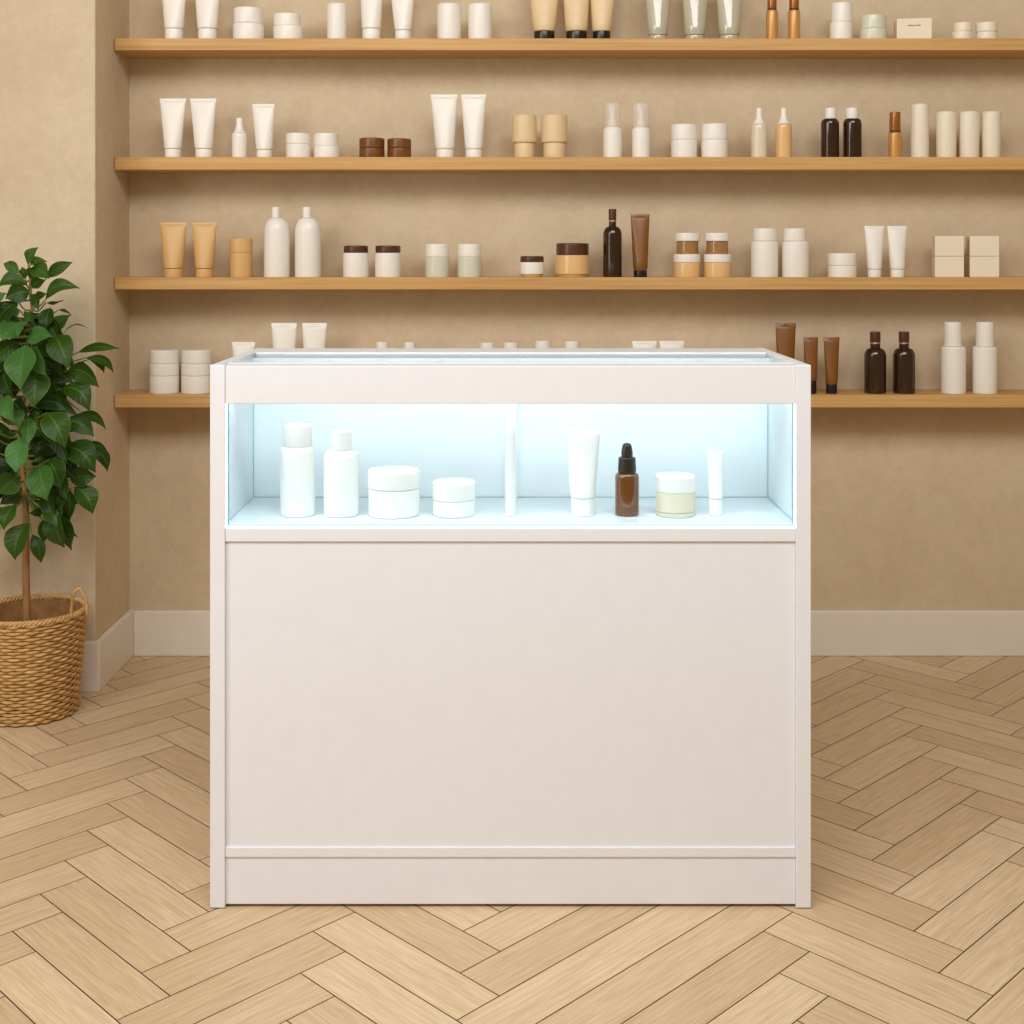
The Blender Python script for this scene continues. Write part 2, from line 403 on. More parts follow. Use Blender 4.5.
def tube_item(label, group, sh, x0, x1, ytop, c0, c1, ycap, body='white', cap='white', name='squeeze_tube', mid=None, ring=True, d_off=0.0):
    """a squeeze tube standing on its cap: round at the cap, crimped flat at the top"""
    w = max(x1-x0, c1-c0)
    z0, d, s = place(sh, (c1-c0)*1.15)
    d += d_off
    s = d/F
    xc = (c0+c1)/2; t = thing(name, label, 'tube', (wx(xc, d), wy(d), z0), group)
    by = HY + (CZ-z0)/s
    zc, zt = max(0.006, (by-ycap)*s), (by-ytop)*s
    rc = (c1-c0)/2*s; rt = (x1-x0)/2*s; off = ((x0+x1)/2-xc)*s
    obj('cap', lathe([(0, 0), (rc, 0), (rc, zc-0.0006), (0, zc-0.0006)], r=0.001), M[cap], t, True, 50)
    bm = bmesh.new(); seg = 32; rings = []
    rb = rc*1.06
    hs = [(0, 0.9, 0)] + ([(0.02, 1.0, 0), (0.035, 0.985, 0), (0.05, 1.0, 0)] if ring else [(0.02, 1.0, 0)]) + [(0.15*k, 1.0, 1) for k in range(1, 7)] + [(0.945, 1, 1), (0.955, 1, 2), (0.995, 1, 2), (1.0, 1, 3)]
    for (h, sc, md) in hs:
        wd = (rb + (rt-rb)*h) if mid is None else (rb + (mid*s/2-rb)*min(1, h/0.6)+ (rt-mid*s/2)*max(0, (h-0.6)/0.4))
        wd *= sc
        dp = rb*sc*max(0.0, 1-h)**0.75 + 0.0016
        if md == 2: dp = 0.0016
        if md == 3: dp = 0.0012; wd -= 0.0004
        ring_ = []
        for k in range(seg):
            a = 2*PI*k/seg
            ring_.append(bm.verts.new((off*h + wd*math.cos(a), dp*math.sin(a), zc + (zt-zc)*h)))
        rings.append(ring_)
    for a, b in zip(rings, rings[1:]):
        for k in range(seg): bm.faces.new((a[k], a[(k+1) % seg], b[(k+1) % seg], b[k]))
    bm.faces.new(rings[0][::-1]); bm.faces.new(rings[-1])
    obj('body', bm, M[body], t, True, 55)
    return t
def jar(label, group, sh, x0, x1, ytop, ysplit, body='white', lid='white', lx=None, name='cosmetic_jar', base=None, waist=0.6):
    xc = (x0+x1)/2; w = (x1-x0)/2; by = BASEY[sh]+3
    lw = (lx[1]-lx[0])/2 if lx else w
    parts = []
    if base:
        parts.append(('base', base, [(w-2.2, by), (w-1.2, BASEY[sh]-3.0)])); start = BASEY[sh]-3.0
        parts.append(('body', body, [(w-0.4, start), (w, start-1.0), (w, ysplit+0.4), (w-0.8, ysplit+0.1)]))
    else:
        parts.append(('body', body, [(w-0.8, by), (w, by-1.5), (w, ysplit+1.0), (w-waist, ysplit+0.5)]))
    parts.append(('lid', lid, [(lw-waist*0.5, ysplit+0.4), (lw, ysplit-0.6), (lw, ytop+0.8), (lw-0.8, ytop)]))
    return lathe_item(name, 'jar', label, group, sh, xc, parts, {'lid': (lx[0]+lx[1])/2-xc} if lx else None)
def canister(label, group, sh, x0, x1, ytop, m='white', cut=0.28, taper=0.0):
    """straight-sided container: long cap over short base"""
    xc = (x0+x1)/2; w = (x1-x0)/2; by = BASEY[sh]+3; ys = BASEY[sh]-cut*(BASEY[sh]-ytop)
    return lathe_item('canister', 'container', label, group, sh, xc,
        [('body', m, [(w-taper-0.7, by), (w-taper*0.8, by-2), (w, ytop+2.4), (w-0.7, ytop+0.8), (w-2.0, ytop)])])
def bottle(label, group, sh, x0, x1, ysh, n0, n1, ytop, body='white', cap='white', ynk=None, name='bottle', ring=None, round_=4.0, capw=None):
    """body with shoulders, neck and cap"""
    xc = (x0+x1)/2; w = (x1-x0)/2; nw = (n1-n0)/2; by = BASEY[sh]+3
    ynk = ynk if ynk is not None else ysh-round_
    sh_pts = []
    for k in range(7):
        a = k/6*PI/2
        sh_pts.append((nw+(w-nw)*math.cos(a), ysh-(ysh-ynk)*math.sin(a)))
    parts = [('body', body, [(w-1.0, by), (w, by-2)] + sh_pts)]
    yc = ynk
    if ring:
        parts.append(('neck', body, [(nw*0.95, ynk+0.2), (nw*0.95, ring+1.2)]))
        parts.append(('collar', 'silver', [(nw*1.02, ring+1.1), (nw*1.02, ring)])); yc = ring-0.1
    cw = capw/2 if capw else nw
    parts.append(('cap', cap, [(cw, yc), (cw, ytop+0.6), (cw-0.6, ytop)]))
    return lathe_item(name, 'bottle', label, group, sh, xc, parts, {'cap': (n0+n1)/2-xc} if ring is None else None)

# ---- top shelf
g = 'white tubes on the top shelf'
tube_item('white tube nearest the left end of the topmost shelf, top cut by frame', g, 1, 160.3, 187.5, -24, 165.2, 183, 29.5)
tube_item('white tube standing left of the stepped white jar on the topmost shelf', g, 1, 193.6, 221, -24, 198.2, 216.8, 29.5)
g = 'white jars at the left of the top shelf'
jar('taller white stepped jar with round waist, left end of the topmost shelf', g, 1, 233, 264, 6, 21.5, lx=(233.8, 262.6), waist=1.6)
jar('low white jar on topmost shelf right of the stepped jar', g, 1, 273.5, 303.5, 12, 24, lx=(273.7, 300.7), waist=0.8)
g = 'white canisters on the top shelf'
canister('slim white rounded canister right of the low jar on the topmost shelf', g, 1, 327, 347, 2, cut=0.1)
g2 = 'white tubes on the top shelf'
tube_item('white tube beside the slim canister on the topmost shelf', g2, 1, 359.5, 383.5, -24, 362.3, 380.5, 29.5)
tube_item('white tube left of the two wide white canisters on the topmost shelf', g2, 1, 389, 416, -24, 395, 411, 31)
canister('wide white canister on topmost shelf, left of its twin', g, 1, 437, 461, 2, cut=0.1)
canister('wide white canister on topmost shelf, next to the tan tubes', g, 1, 468, 492.4, 2, cut=0.1)
g = 'tan tubes with black caps on the top shelf'
tube_item('tan tube with black cap, leftmost of the three on topmost shelf', g, 1, 527.5, 561, -26, 534, 554.6, 32, 'beige', 'black', ring=False)
tube_item('tan tube with black cap, middle of the three on topmost shelf', g, 1, 562, 590.5, -26, 566, 586.8, 32, 'beige', 'black', ring=False)
tube_item('tan tube with black cap, rightmost of the three on topmost shelf', g, 1, 588.8, 617.5, -26, 592.6, 610.4, 32, 'beige', 'black', ring=False, d_off=0.012)
g = 'grey green glossy tubes on the top shelf'
tube_item('glossy grey-green tube, leftmost of three on the topmost shelf', g, 1, 644, 672, -26, 648.5, 667, 36, 'greyglass', 'greyglass', ring=False)
tube_item('glossy grey-green tube, middle of three on the topmost shelf', g, 1, 681.5, 709.5, -26, 685, 704.5, 36, 'greyglass', 'greyglass', ring=False)
tube_item('glossy grey-green tube, rightmost of three on the topmost shelf', g, 1, 715, 743.5, -26, 719.5, 739, 36, 'greyglass', 'greyglass', ring=False)
g = 'slim bronze bottles on the top shelf'
def bronze(label, group, sh, x0, x1, c0, c1, ysplit, ytop):
    xc = (x0+x1)/2; w = (x1-x0)/2; cw = (c1-c0)/2; by = BASEY[sh]+3
    lathe_item('serum_bottle', 'bottle', label, group, sh, xc,
        [('body', 'bronze', [(w-0.5, by), (w, by-1), (w, ysplit+1), (w-0.7, ysplit)]),
         ('collar', 'darklid', [(cw+0.2, ysplit), (cw+0.2, ysplit-1.5)]),
         ('cap', 'bronzecap', [(cw, ysplit-1.6), (cw-0.1, ytop+0.5), (cw-0.6, ytop)])])
bronze('slim bronze bottle on topmost shelf, next to the grey-green tubes', g, 1, 766, 778, 767.8, 777, 9.5, -9)
bronze('slim bronze bottle on topmost shelf, farther from the grey-green tubes', g, 1, 788, 800.2, 790, 799.8, 9.5, -9)
g = 'pale jars at the right of the top shelf'
jar('tall white jar left of the grey-green jar on topmost shelf', g, 1, 830, 852, 1.5, 20.5, lx=(831.5, 852), body='white')
jar('grey-green jar between tall white jar and carton on topmost shelf', g, 1, 859.5, 887, 13.5, 27.2, body='sage', lid='sage', lx=(860.6, 886.2))
# printed carton
d = DS+0.045; s = d/F; z0 = ZS[1]
t = thing('product_carton', 'cream carton with tiny printed mark lying on the topmost shelf', 'box', (wx(912.6, d), wy(d), z0))
w2, hh = 16.8*s, (HY+(CZ-z0)/s-20.4)*s
c = obj('carton', box(-w2, w2, -0.034, 0.03, 0, hh, 0.0012), M['carton'], t)
bm = bmesh.new(); rnd = random.Random(3); x = -0.0165; zz = hh*0.63
while x < 0.0165:
    lw = rnd.choice((0.0012, 0.0018, 0.0024)); lh = rnd.choice((0.0024, 0.0024, 0.0034))
    if abs(x-0.0012) > 0.0011: add_box(bm, x, x+lw*0.7, -0.0344, -0.0339, zz, zz+lh)
    x += lw+0.0007
add_box(bm, -0.0165, 0.0165, -0.0343, -0.0339, zz+0.0008, zz+0.0014)
obj('printed_mark', bm, M['print'], c)
t.rotation_euler = (0, 0, math.radians(-9))
g = 'small cream jars at the right end of the top shelf'
jar('small cream jar with offset lid, next to the printed carton', g, 1, 952, 971.6, 21.5, 30, 'ivory', 'ivory', lx=(953.5, 972))
jar('small cream jar on topmost shelf, farther from the printed carton', g, 1, 976, 997, 21.3, 30.5, 'ivory', 'ivory')

# ---- second shelf
g = 'white tubes on the second shelf'
tube_item('white tube nearest the left end of the second shelf', g, 2, 159.5, 186, 98.5, 165, 181, 149.3)
tube_item('white tube second from the left end of the second shelf', g, 2, 190, 216.2, 98.5, 195.5, 212.5, 149.3)
SMALL = ('small white bottle with thin neck beside the smaller white tube', None, 232, 247, 3.3, 132.5, 117.2, 'white', 'white')
tube_item('smaller white tube right of the small thin-necked bottle', g, 2, 252, 274.6, 104, 256.6, 272, 150)
g2 = 'white lidded jars on the second shelf'
jar('white jar on second shelf beside the smaller white tube', g2, 2, 286, 310.2, 132.5, 143, waist=0.3)
jar('white jar on second shelf left of the small brown jars', g2, 2, 314, 340, 132.5, 145, lx=(314.2, 338.5), waist=0.4)
g3 = 'small brown jars on the second shelf'
jar('small glossy brown jar beside the white jar on the second shelf', g3, 2, 359.3, 384.6, 137.3, 147, 'brown', 'brown', waist=0.5)
jar('small glossy brown jar on second shelf nearer the tall white tubes', g3, 2, 387.3, 411.2, 138, 147, 'brown', 'brown', waist=0.5)
tube_item('tall white tube, left one right of the small brown jars', g, 2, 430.5, 457.5, 94.5, 436, 453.8, 149.5)
tube_item('tall white tube, right one beside the beige stepped pots', g, 2, 461, 486.2, 94.5, 465.5, 482.3, 149.5)
g4 = 'beige stepped pots on the second shelf'
def pot(label, x0, x1, b0, b1):
    xc = (x0+x1)/2; w = (x1-x0)/2; b = (b1-b0)/2
    lathe_item('stepped_pot', 'jar', label, g4, 2, xc, [
        ('base', 'beige', [(b-0.5, 160), (b, 158.5), (b, 142)]),
        ('cover', 'beige', [(w-1, 142.2), (w, 141), (w, 115), (w-0.8, 114)])])
pot('beige stepped pot beside the tall white tubes, left of its twin', 512, 536.6, 515, 535)
pot('beige stepped pot nearer the clear-capped bottles, right of its twin', 541.2, 567.4, 543.3, 565.3)
g5 = 'clear capped bottles on the second shelf'
def clearcap(label, x0, x1, c0, c1):
    xc = (x0+x1)/2; w = (x1-x0)/2; cw = (c1-c0)/2
    lathe_item('pump_bottle', 'bottle', label, g5, 2, xc, [
        ('body', 'white', [(w-0.6, 160), (w, 158), (w, 129), (w*0.7, 125.5)]),
        ('pump', 'white', [(w*0.5, 125.4), (w*0.42, 118), (w*0.36, 117), (w*0.36, 106.5)]),
        ('clear_cap', 'frost', [(cw, 126.5), (cw-0.1, 103), (cw-0.5, 102)])])
clearcap('white bottle with clear cap, beside the beige stepped pots', 603.2, 622, 604.6, 621.4)
clearcap('white bottle with clear cap, nearer the plain white jars', 632, 650, 632, 649.6)
jar('plain white jar beside the clear-capped bottles, left of its twin', g2, 2, 671, 697, 123.5, 138.6, waist=0.4)
jar('plain white jar on second shelf beside the cream long-necked bottle', g2, 2, 701.2, 727.8, 123, 138.6, waist=0.4)
def ogee(label, grp, x0, x1, nw, ysh, ytop, m, cap):
    xc = (x0+x1)/2; w = (x1-x0)/2; by = BASEY[2]+3
    return lathe_item('bottle', 'bottle', label, grp, 2, xc, [
        ('body', m, [(w-0.8, by), (w, by-2), (w, ysh+3.5), (w*0.97, ysh+1.6), (w*0.88, ysh)]),
        ('cap', cap, [(w*0.86, ysh-0.1), (w*0.62, ysh-2.8), (nw*1.25, ysh-5.6), (nw*1.02, ysh-8.2), (nw, ytop+0.6), (nw-0.5, ytop)])])
ogee(*SMALL)
g6 = 'long necked bottles on the second shelf'
ogee('cream glossy bottle with long white neck on the second shelf', g6, 751, 767.2, 3.0, 123.6, 107, 'creambottle', 'white')
ogee('peach glossy bottle with long white neck on the second shelf', g6, 775.6, 791.8, 3.1, 123.4, 107, 'peach', 'white')
g7 = 'amber bottles with white caps on the second shelf'
bottle('dark amber bottle with white cap, beside the peach bottle', g7, 2, 821, 839, 123.5, 824.8, 836.2, 107, 'amber', 'white', ynk=118)
bottle('dark amber bottle with white cap, beside the slim bronze bottle', g7, 2, 843.2, 861.6, 123.5, 845.6, 858.4, 107, 'amber', 'white', ynk=118)
bronze('slim bronze bottle on the second shelf beside the tallest white canister', None, 2, 888.4, 901.6, 889.8, 900.8, 132, 111.5)
g8 = 'white canisters on the second shelf'
canister('tallest slim white canister, beside the bronze bottle on second shelf', g8, 2, 911, 928.6, 103, 'ivory', 0.08)
canister('cream canister next to the tallest one on the second shelf', g8, 2, 936, 956.4, 110.5, 'ivory', 0.1, 0.8)
canister('cream canister on second shelf, middle of the three equal ones', g8, 2, 959, 979.2, 110.5, 'ivory', 0.1, 0.8)
canister('cream canister at the right end of the second shelf', g8, 2, 981.6, 1000.8, 110.5, 'ivory', 0.1, 0.8)

# ---- third shelf
g = 'tan tubes on the third shelf'
tube_item('tan tube nearest the left end of the third shelf', g, 3, 160, 186.4, 222.5, 164.4, 183, 268.6, 'tan', 'tan')
tube_item('tan tube on third shelf beside the tan lidded jar', g, 3, 192, 216.8, 222.5, 196, 213.2, 268.6, 'tan', 'tan')
jar('tan straight jar beside the tan tubes on the third shelf', None, 3, 230, 252.4, 238.3, 252.3, 'tan', 'tan', waist=0.3)
g = 'large white bottles on the third shelf'
bottle('large white bottle with short neck, beside the tan straight jar', g, 3, 264, 289.6, 232, 271.6, 280, 207, ynk=217.5)
bottle('large white bottle with short neck, beside the brown-lidded white jars', g, 3, 295, 321, 232, 302.4, 311.6, 207, ynk=217.5)
g = 'white jars with brown lids on the third shelf'
jar('white jar with brown lid, beside the large white bottle', g, 3, 343, 368.6, 245.6, 252.4, 'white', 'darklid', lx=(343.8, 368.2), waist=0.4)
jar('white jar with brown lid, nearer the pale green jars', g, 3, 375, 401, 245.6, 252.4, 'white', 'darklid', lx=(375.4, 400.6), waist=0.4)
g = 'pale green jars with white lids on the third shelf'
jar('pale green jar with white lid, beside the brown-lidded white jars', g, 3, 425, 449.2, 244, 256, 'sage', 'white', lx=(425.2, 449), waist=0.3)
jar('pale green jar with white lid, nearer the shelf middle', g, 3, 457.4, 481.6, 244, 256, 'sage', 'white', lx=(457.6, 481.2), waist=0.3)
g = 'wide jars with brown lids on the third shelf'
jar('small low white jar with dark lid and tan foot, third shelf', g, 3, 519.6, 544.4, 256, 262, 'white', 'darklid', lx=(520.2, 543.8), base='tan', waist=0.3)
jar('wide tan jar with dark brown lid beside the dark bottle', g, 3, 555.2, 590, 243.2, 255, 'peach', 'darklid', lx=(556.2, 588.8), base='tan', waist=0.3)
bottle('tall dark brown bottle with brown cap on the third shelf', None, 3, 603, 622, 235, 608.4, 616.2, 209, 'amber', 'darklid', ynk=226.5, ring=220.4)
tube_item('brown tube with dark cap beside the tall dark bottle', None, 3, 630.6, 649.6, 214, 633.6, 647, 270, 'browntube', 'black', ring=False)
g = 'stacked jars on the third shelf'
def stack(xa, xb, ua, ub, la, lu):
    xc = (xa+xb)/2; w = (xb-xa)/2
    lathe_item('cosmetic_jar', 'jar', la, g, 3, xc, [
        ('body', 'peach', [(w-1, 280), (w, 278), (w, 262.6)]), ('lid', 'white', [(w+0.2, 262.4), (w+0.2, 255), (w-0.3, 254.2)])])
    z0, d, s = place(3, (w+0.2)*2); by = HY+(CZ-z0)/s
    t = thing('cosmetic_jar', lu, 'jar', (wx((ua+ub)/2, d), wy(d), z0+(by-254.2)*s), g)
    u = (ub-ua)/2*s; Z = lambda y: (254.2-y)*s
    obj('body', lathe([(0, 0), (u*0.88, 0), (u*0.88, Z(241.2)), (0, Z(241.2))]), M['honey'], t, True, 50)
    obj('lid', lathe([(0, Z(241.1)), (u, Z(241.1)), (u, Z(233.6)), (u*0.96, Z(233)), (0, Z(233))]), M['white'], t, True, 50)
stack(673.6, 700, 675, 700, 'peach jar with white lid under a honey glass jar, beside brown tube', 'honey glass jar with white lid stacked on top, beside brown tube')
stack(704, 731, 704.6, 729.6, 'peach jar under a honey glass jar, beside the wide white bottles', 'honey glass jar stacked on peach jar, nearer the wide white bottles')
g = 'wide white bottles on the third shelf'
def capbottle(label, grp, sh, x0, x1, c0, c1, ysp, ytop, m='white', rnd_=2.0):
    xc = (x0+x1)/2; w = (x1-x0)/2; cw = (c1-c0)/2; by = BASEY[sh]+3
    return lathe_item('bottle', 'bottle', label, grp, sh, xc, [
        ('body', m, [(w-1, by), (w, by-2), (w, ysp+rnd_), (w-rnd_*0.5, ysp+rnd_*0.3), (cw*0.9, ysp)]),
        ('cap', m, [(cw, ysp), (cw-0.2, ytop+1), (cw-1, ytop)])], {'cap': (c0+c1)/2-xc})
capbottle('wide white capped bottle, beside the stacked jars', g, 3, 751, 778, 752.8, 777, 241, 228.4)
capbottle('wide white capped bottle, beside the low two-part white jar', g, 3, 782, 808.8, 783.2, 806.2, 241, 228.4)
jar('low two-part white jar beside the narrow white tubes', None, 3, 828, 856.2, 253.2, 265.2, waist=0.5)
g = 'narrow white tubes on the third shelf'
tube_item('narrow white tube beside the low two-part white jar', g, 3, 864.4, 884.2, 226, 868, 881, 269.2)
tube_item('narrow white tube beside the square cream boxes', g, 3, 887.2, 907, 226, 890.6, 904.2, 269.2)
g = 'square cream boxes on the third shelf'
def cube_box(label, x0, x1):
    d = DS+0.05; s = d/F; z0 = ZS[3]; w = (x1-x0)/2*s*0.97; by = HY+(CZ-z0)/s
    t = thing('gift_box', label, 'box', (wx((x0+x1)/2, d), wy(d), z0), g)
    zs = (by-256.2)*s; zt = (by-236.2)*s
    obj('base', box(-w, w, -0.038, 0.038, 0, zs-0.0007, 0.0016), M['carton'], t)
    obj('lid', box(-w, w, -0.038, 0.038, zs, zt, 0.0016), M['carton'], t)
    t.rotation_euler = (0, 0, math.radians(-11))
cube_box('square cream lidded box beside the narrow white tubes', 933.4, 962.0)
cube_box('square cream lidded box at the right end of the third shelf', 968.0, 996.8)

# ---- lowest shelf
g = 'banded cream jars on the lowest shelf'
def banded(label, x0, x1):
    xc = (x0+x1)/2; w = (x1-x0)/2
    lathe_item('cosmetic_jar', 'jar', label, g, 4, xc, [
        ('body', 'white', [(w-1.5, 397), (w, 394), (w, 375.6), (w-0.6, 375.2)]),
        ('band', 'white', [(w-0.5, 375.1), (w, 374.4), (w, 364), (w-0.6, 363.2)]),
        ('lid', 'white', [(w-0.6, 363.1), (w-0.2, 362), (w-0.2, 350.6), (w-1.2, 349.6)])])
banded('banded cream jar nearest the left end of the lowest shelf', 149.6, 179)
banded('banded cream jar beside the left edge of the white counter', 181.6, 211.8)
g = 'white tubes standing behind the counter'
tube_item('short white tube rising behind the counter top left corner', g, 4, 231.6, 255.2, 342, 236, 251, 386, 'white', 'white')
tube_item('taller white tube behind the counter, left one of two', g, 4, 271.2, 297, 323, 276, 293, 386, 'white', 'white')
tube_item('taller white tube behind the counter, right one of two', g, 4, 302, 327, 323, 306, 322.5, 386, 'white', 'white')
g2 = 'small bottles behind the counter showing only caps'
for (x0, x1, yt, lb) in ((376, 388.6, 341.6, 'small bottle cap behind the counter, leftmost of the cap row'),
                     (404, 415.8, 341.8, 'small bottle cap behind the counter, second in the cap row'),
                     (480, 495, 342.2, 'small bottle cap behind the counter, third in the cap row'),
                     (503.6, 518.6, 342.2, 'small bottle cap behind the counter, fourth in the cap row'),
                     (535, 551, 340.4, 'tallest small bottle cap behind the counter middle'),
                     (564.4, 580, 340.8, 'small bottle cap behind the counter, rightmost of the cap row')):
    bottle(lb, g2, 4, x0-3, x1+3, 362, x0, x1, yt, 'white', 'white', ynk=356)
tube_item('short white tube behind the counter right half, left of two', g, 4, 632, 657, 341, 636, 652.5, 386, 'white', 'white')
tube_item('short white tube behind the counter right half, right of two', g, 4, 659.4, 684.6, 341, 663.5, 680, 386, 'white', 'white')
g = 'brown tubes on the lowest shelf'
tube_item('larger brown tube rising behind the counter top right corner', g, 4, 775.4, 796, 323, 778, 793, 381, 'browntube', 'black', ring=False)
tube_item('smaller brown tube half hidden by the counter right edge', g, 4, 803.4, 818.2, 337, 805, 816.4, 380.4, 'browntube', 'black', ring=False)
tube_item('smaller brown tube standing free right of the counter', g, 4, 823.4, 839.6, 337, 826, 837, 384, 'browntube', 'black', ring=False)
g = 'amber bottles with brown caps on the lowest shelf'
bottle('small dark amber bottle beside the free brown tube', g, 4, 864.4, 886, 356, 870, 880.4, 331.6, 'amber', 'darklid', ynk=348, ring=342.4)
bottle('small dark amber bottle nearer the tall white bottles', g, 4, 893.2, 914.8, 356, 898.8, 909.2, 331.6, 'amber', 'darklid', ynk=348, ring=342.4)
g = 'tall white bottles on the lowest shelf'
capbottle('tall white capped bottle beside the small amber bottles', g, 4, 941.4, 965.4, 944.2, 961.6, 346, 321.8)
capbottle('tall white capped bottle at right end of the lowest shelf', g, 4, 973, 996.8, 976, 994, 346, 321.8)

# ------------------------------------------------------------------ display counter
cnt = thing('display_counter', 'white shop counter with lit glass display standing on the herringbone floor', 'counter', (wx(510.5, D0), 0, 0))
XO = 0.4993; XI = 0.4745; XN = 0.4815
ZT = wz(365, D0); ZFB = wz(404, D0); ZD = ZFLOOR-0.0004; ZR = wz(542, D0); ZL1 = wz(848, D0); ZL0 = wz(858, D0); DEP = 0.42
IB = 0.272            # display back wall
def cpart(name, m, *boxes, bev=0.0012):
    bm = bmesh.new()
    for b in boxes: add_box(bm, *b, bev)
    return obj(name, bm, m, cnt)
for sgn in (-1, 1):
    def X(a, b): return (min(sgn*a, sgn*b), max(sgn*a, sgn*b))
    bm = bmesh.new()
    # one panel: thick stile at the front, slightly thinner behind it
    pts = [(XO, 0), (XI, 0), (XI, 0.022), (XN, 0.022), (XN, DEP), (XO, DEP)]
    lo = [bm.verts.new((sgn*x, y, 0.0016)) for x, y in pts]; hi = [bm.verts.new((sgn*x, y, ZT)) for x, y in pts]
    bm.faces.new(lo); bm.faces.new(hi)
    for i in range(6): bm.faces.new((lo[i], lo[(i+1) % 6], hi[(i+1) % 6], hi[i]))
    bmesh.ops.recalc_face_normals(bm, faces=bm.faces[:])
    bmesh.ops.bevel(bm, geom=bm.edges[:], offset=0.0013, segments=2, profile=0.5, affect='EDGES')
    sp = obj('side_panel', bm, M['counter'], cnt)
    bm = bmesh.new()
    for yy in (0.03, DEP-0.03): add_box(bm, *X(XO-0.003, XI+0.006), yy-0.012, yy+0.012, 0, 0.0025)
    obj('foot', bm, M['shadow'], sp)
cpart('fascia', M['counter'], (-XI, XI, 0.002, 0.018, ZFB, ZT-0.0017))
cpart('front_rail', M['counter'], (-XN, XN, 0.0185, 0.058, ZT-0.018, ZT-0.0017))
cpart('back_rail', M['counter'], (-XN, XN, 0.304, DEP-0.001, ZT-0.018, ZT-0.0005))
gt = obj('top_glass', box(-XN, XN, 0.0585, 0.3035, ZT-0.0085, ZT-0.0025), M['toppane'], cnt)
gt['label'] = 'clear glass top'
bm = bmesh.new(); add_box(bm, -XN+0.001, XN-0.001, 0.0580, 0.0612, ZT-0.0024, ZT-0.0008)
obj('glass_edge', bm, M['post'], gt)
gf = obj('front_glass', box(-XI+0.0044, XI-0.0044, 0.008, 0.013, ZD, ZFB), M['pane'], cnt); gf['label'] = 'clear front glass'
bm = bmesh.new()
for sgn in (-1, 1):
    a, b = sorted((sgn*(XI-0.0044), sgn*(XI-0.0024))); add_box(bm, a, b, 0.008, 0.013, ZD, ZFB)
add_box(bm, -XI+0.0046, XI-0.0046, 0.0074, 0.0079, ZD, ZD+0.0026)
obj('glass_edge', bm, M['edge'], gf)
bm = bmesh.new()
for sgn in (-1, 1):
    a, b = sorted((sgn*(XI-0.0022), sgn*(XI-0.0002))); add_box(bm, a, b, 0.006, 0.018, ZD-0.004, ZFB)
obj('glow_edge', bm, M['glow_soft'], cnt)  # upright glass channel trim, glow added to brighten sides and caps
bm = bmesh.new(); add_box(bm, -XI+0.0036, XI-0.0036, 0.0035, 0.0075, ZD-0.0030, ZD-0.0006)
obj('glow_edge', bm, M['glow_soft'], cnt)  # white trim line under the glass, its glow is added
bm = bmesh.new(); add_box(bm, -XI+0.0052, XI-0.0052, 0.0142, 0.0172, ZD+0.0002, ZD+0.0011)
obj('glow_edge', bm, M['glow_low'], cnt)  # added strip, lights the products from low in front
cpart('display_deck', M['liner'], (-XN, XN, 0.0205, IB, ZD-0.016, ZD), (-XI, XI, 0.008, 0.0204, ZD-0.0030, ZD), bev=0.0)
cpart('display_back', M['liner'], (-XN, XN, IB, IB+0.012, ZD-0.016, ZT-0.0090), bev=0.0)
for sgn in (-1, 1):
    a, b = sorted((sgn*(XN-0.0022), sgn*XN))
    cpart('display_side', M['liner'], (a, b, 0.0225, IB-0.001, ZD+0.0005, ZT-0.0190), bev=0.0)
cpart('back_batten', M['liner'], (-0.0118, 0.0133, IB-0.005, IB-0.0002, ZD+0.0003, ZT-0.012), bev=0.001)
dp = 2.354; pst = lathe([(0, 0), (0.0094, 0), (0.0094, ZT-0.0092-ZD), (0, ZT-0.0092-ZD)], 24)
cpart('seam', M['seam'], (-XN+0.003, XN-0.003, IB-0.0014, IB-0.0002, ZD+0.0002, ZD+0.0016),
      (-XN+0.0024, -XN+0.0040, IB-0.0014, IB-0.0002, ZD+0.0018, ZT-0.020), (XN-0.0040, XN-0.0024, IB-0.0014, IB-0.0002, ZD+0.0018, ZT-0.020),
      (-XN+0.0024, -XN+0.0038, 0.023, IB-0.0016, ZD+0.0002, ZD+0.0012), (XN-0.0038, XN-0.0024, 0.023, IB-0.0016, ZD+0.0002, ZD+0.0012), bev=0.0)
po = obj('post', pst, M['post'], cnt, True, 50); po.location = (wx(510.7, dp)-cnt.location.x, wy(dp), ZD+0.0002)
cpart('led_strip', M['led'], (-XI+0.004, XI-0.004, 0.0185, 0.0250, ZFB+0.008, ZFB+0.024), bev=0.0)
cpart('deck_rail', M['counter'], (-XI, XI, 0.002, 0.02, ZR, ZD-0.0034))
fp = cpart('front_panel', M['counter'], (-XI, XI, 0.006, 0.02, ZL1-0.002, ZR+0.002))
cpart('lower_rail', M['counter'], (-XI, XI, 0.002, 0.02, ZL0, ZL1))
cpart('plinth', M['counter'], (-XI, XI, 0.005, 0.02, 0.0055, ZL0+0.001))
cpart('back_panel', M['counter'], (-XN, XN, DEP-0.014, DEP-0.002, 0.004, ZT-0.0185))
cpart('base_board', M['shadow'], (-XN, XN, 0.022, DEP-0.016, 0.004, 0.02))  # shade of the plinth gap put into its colour

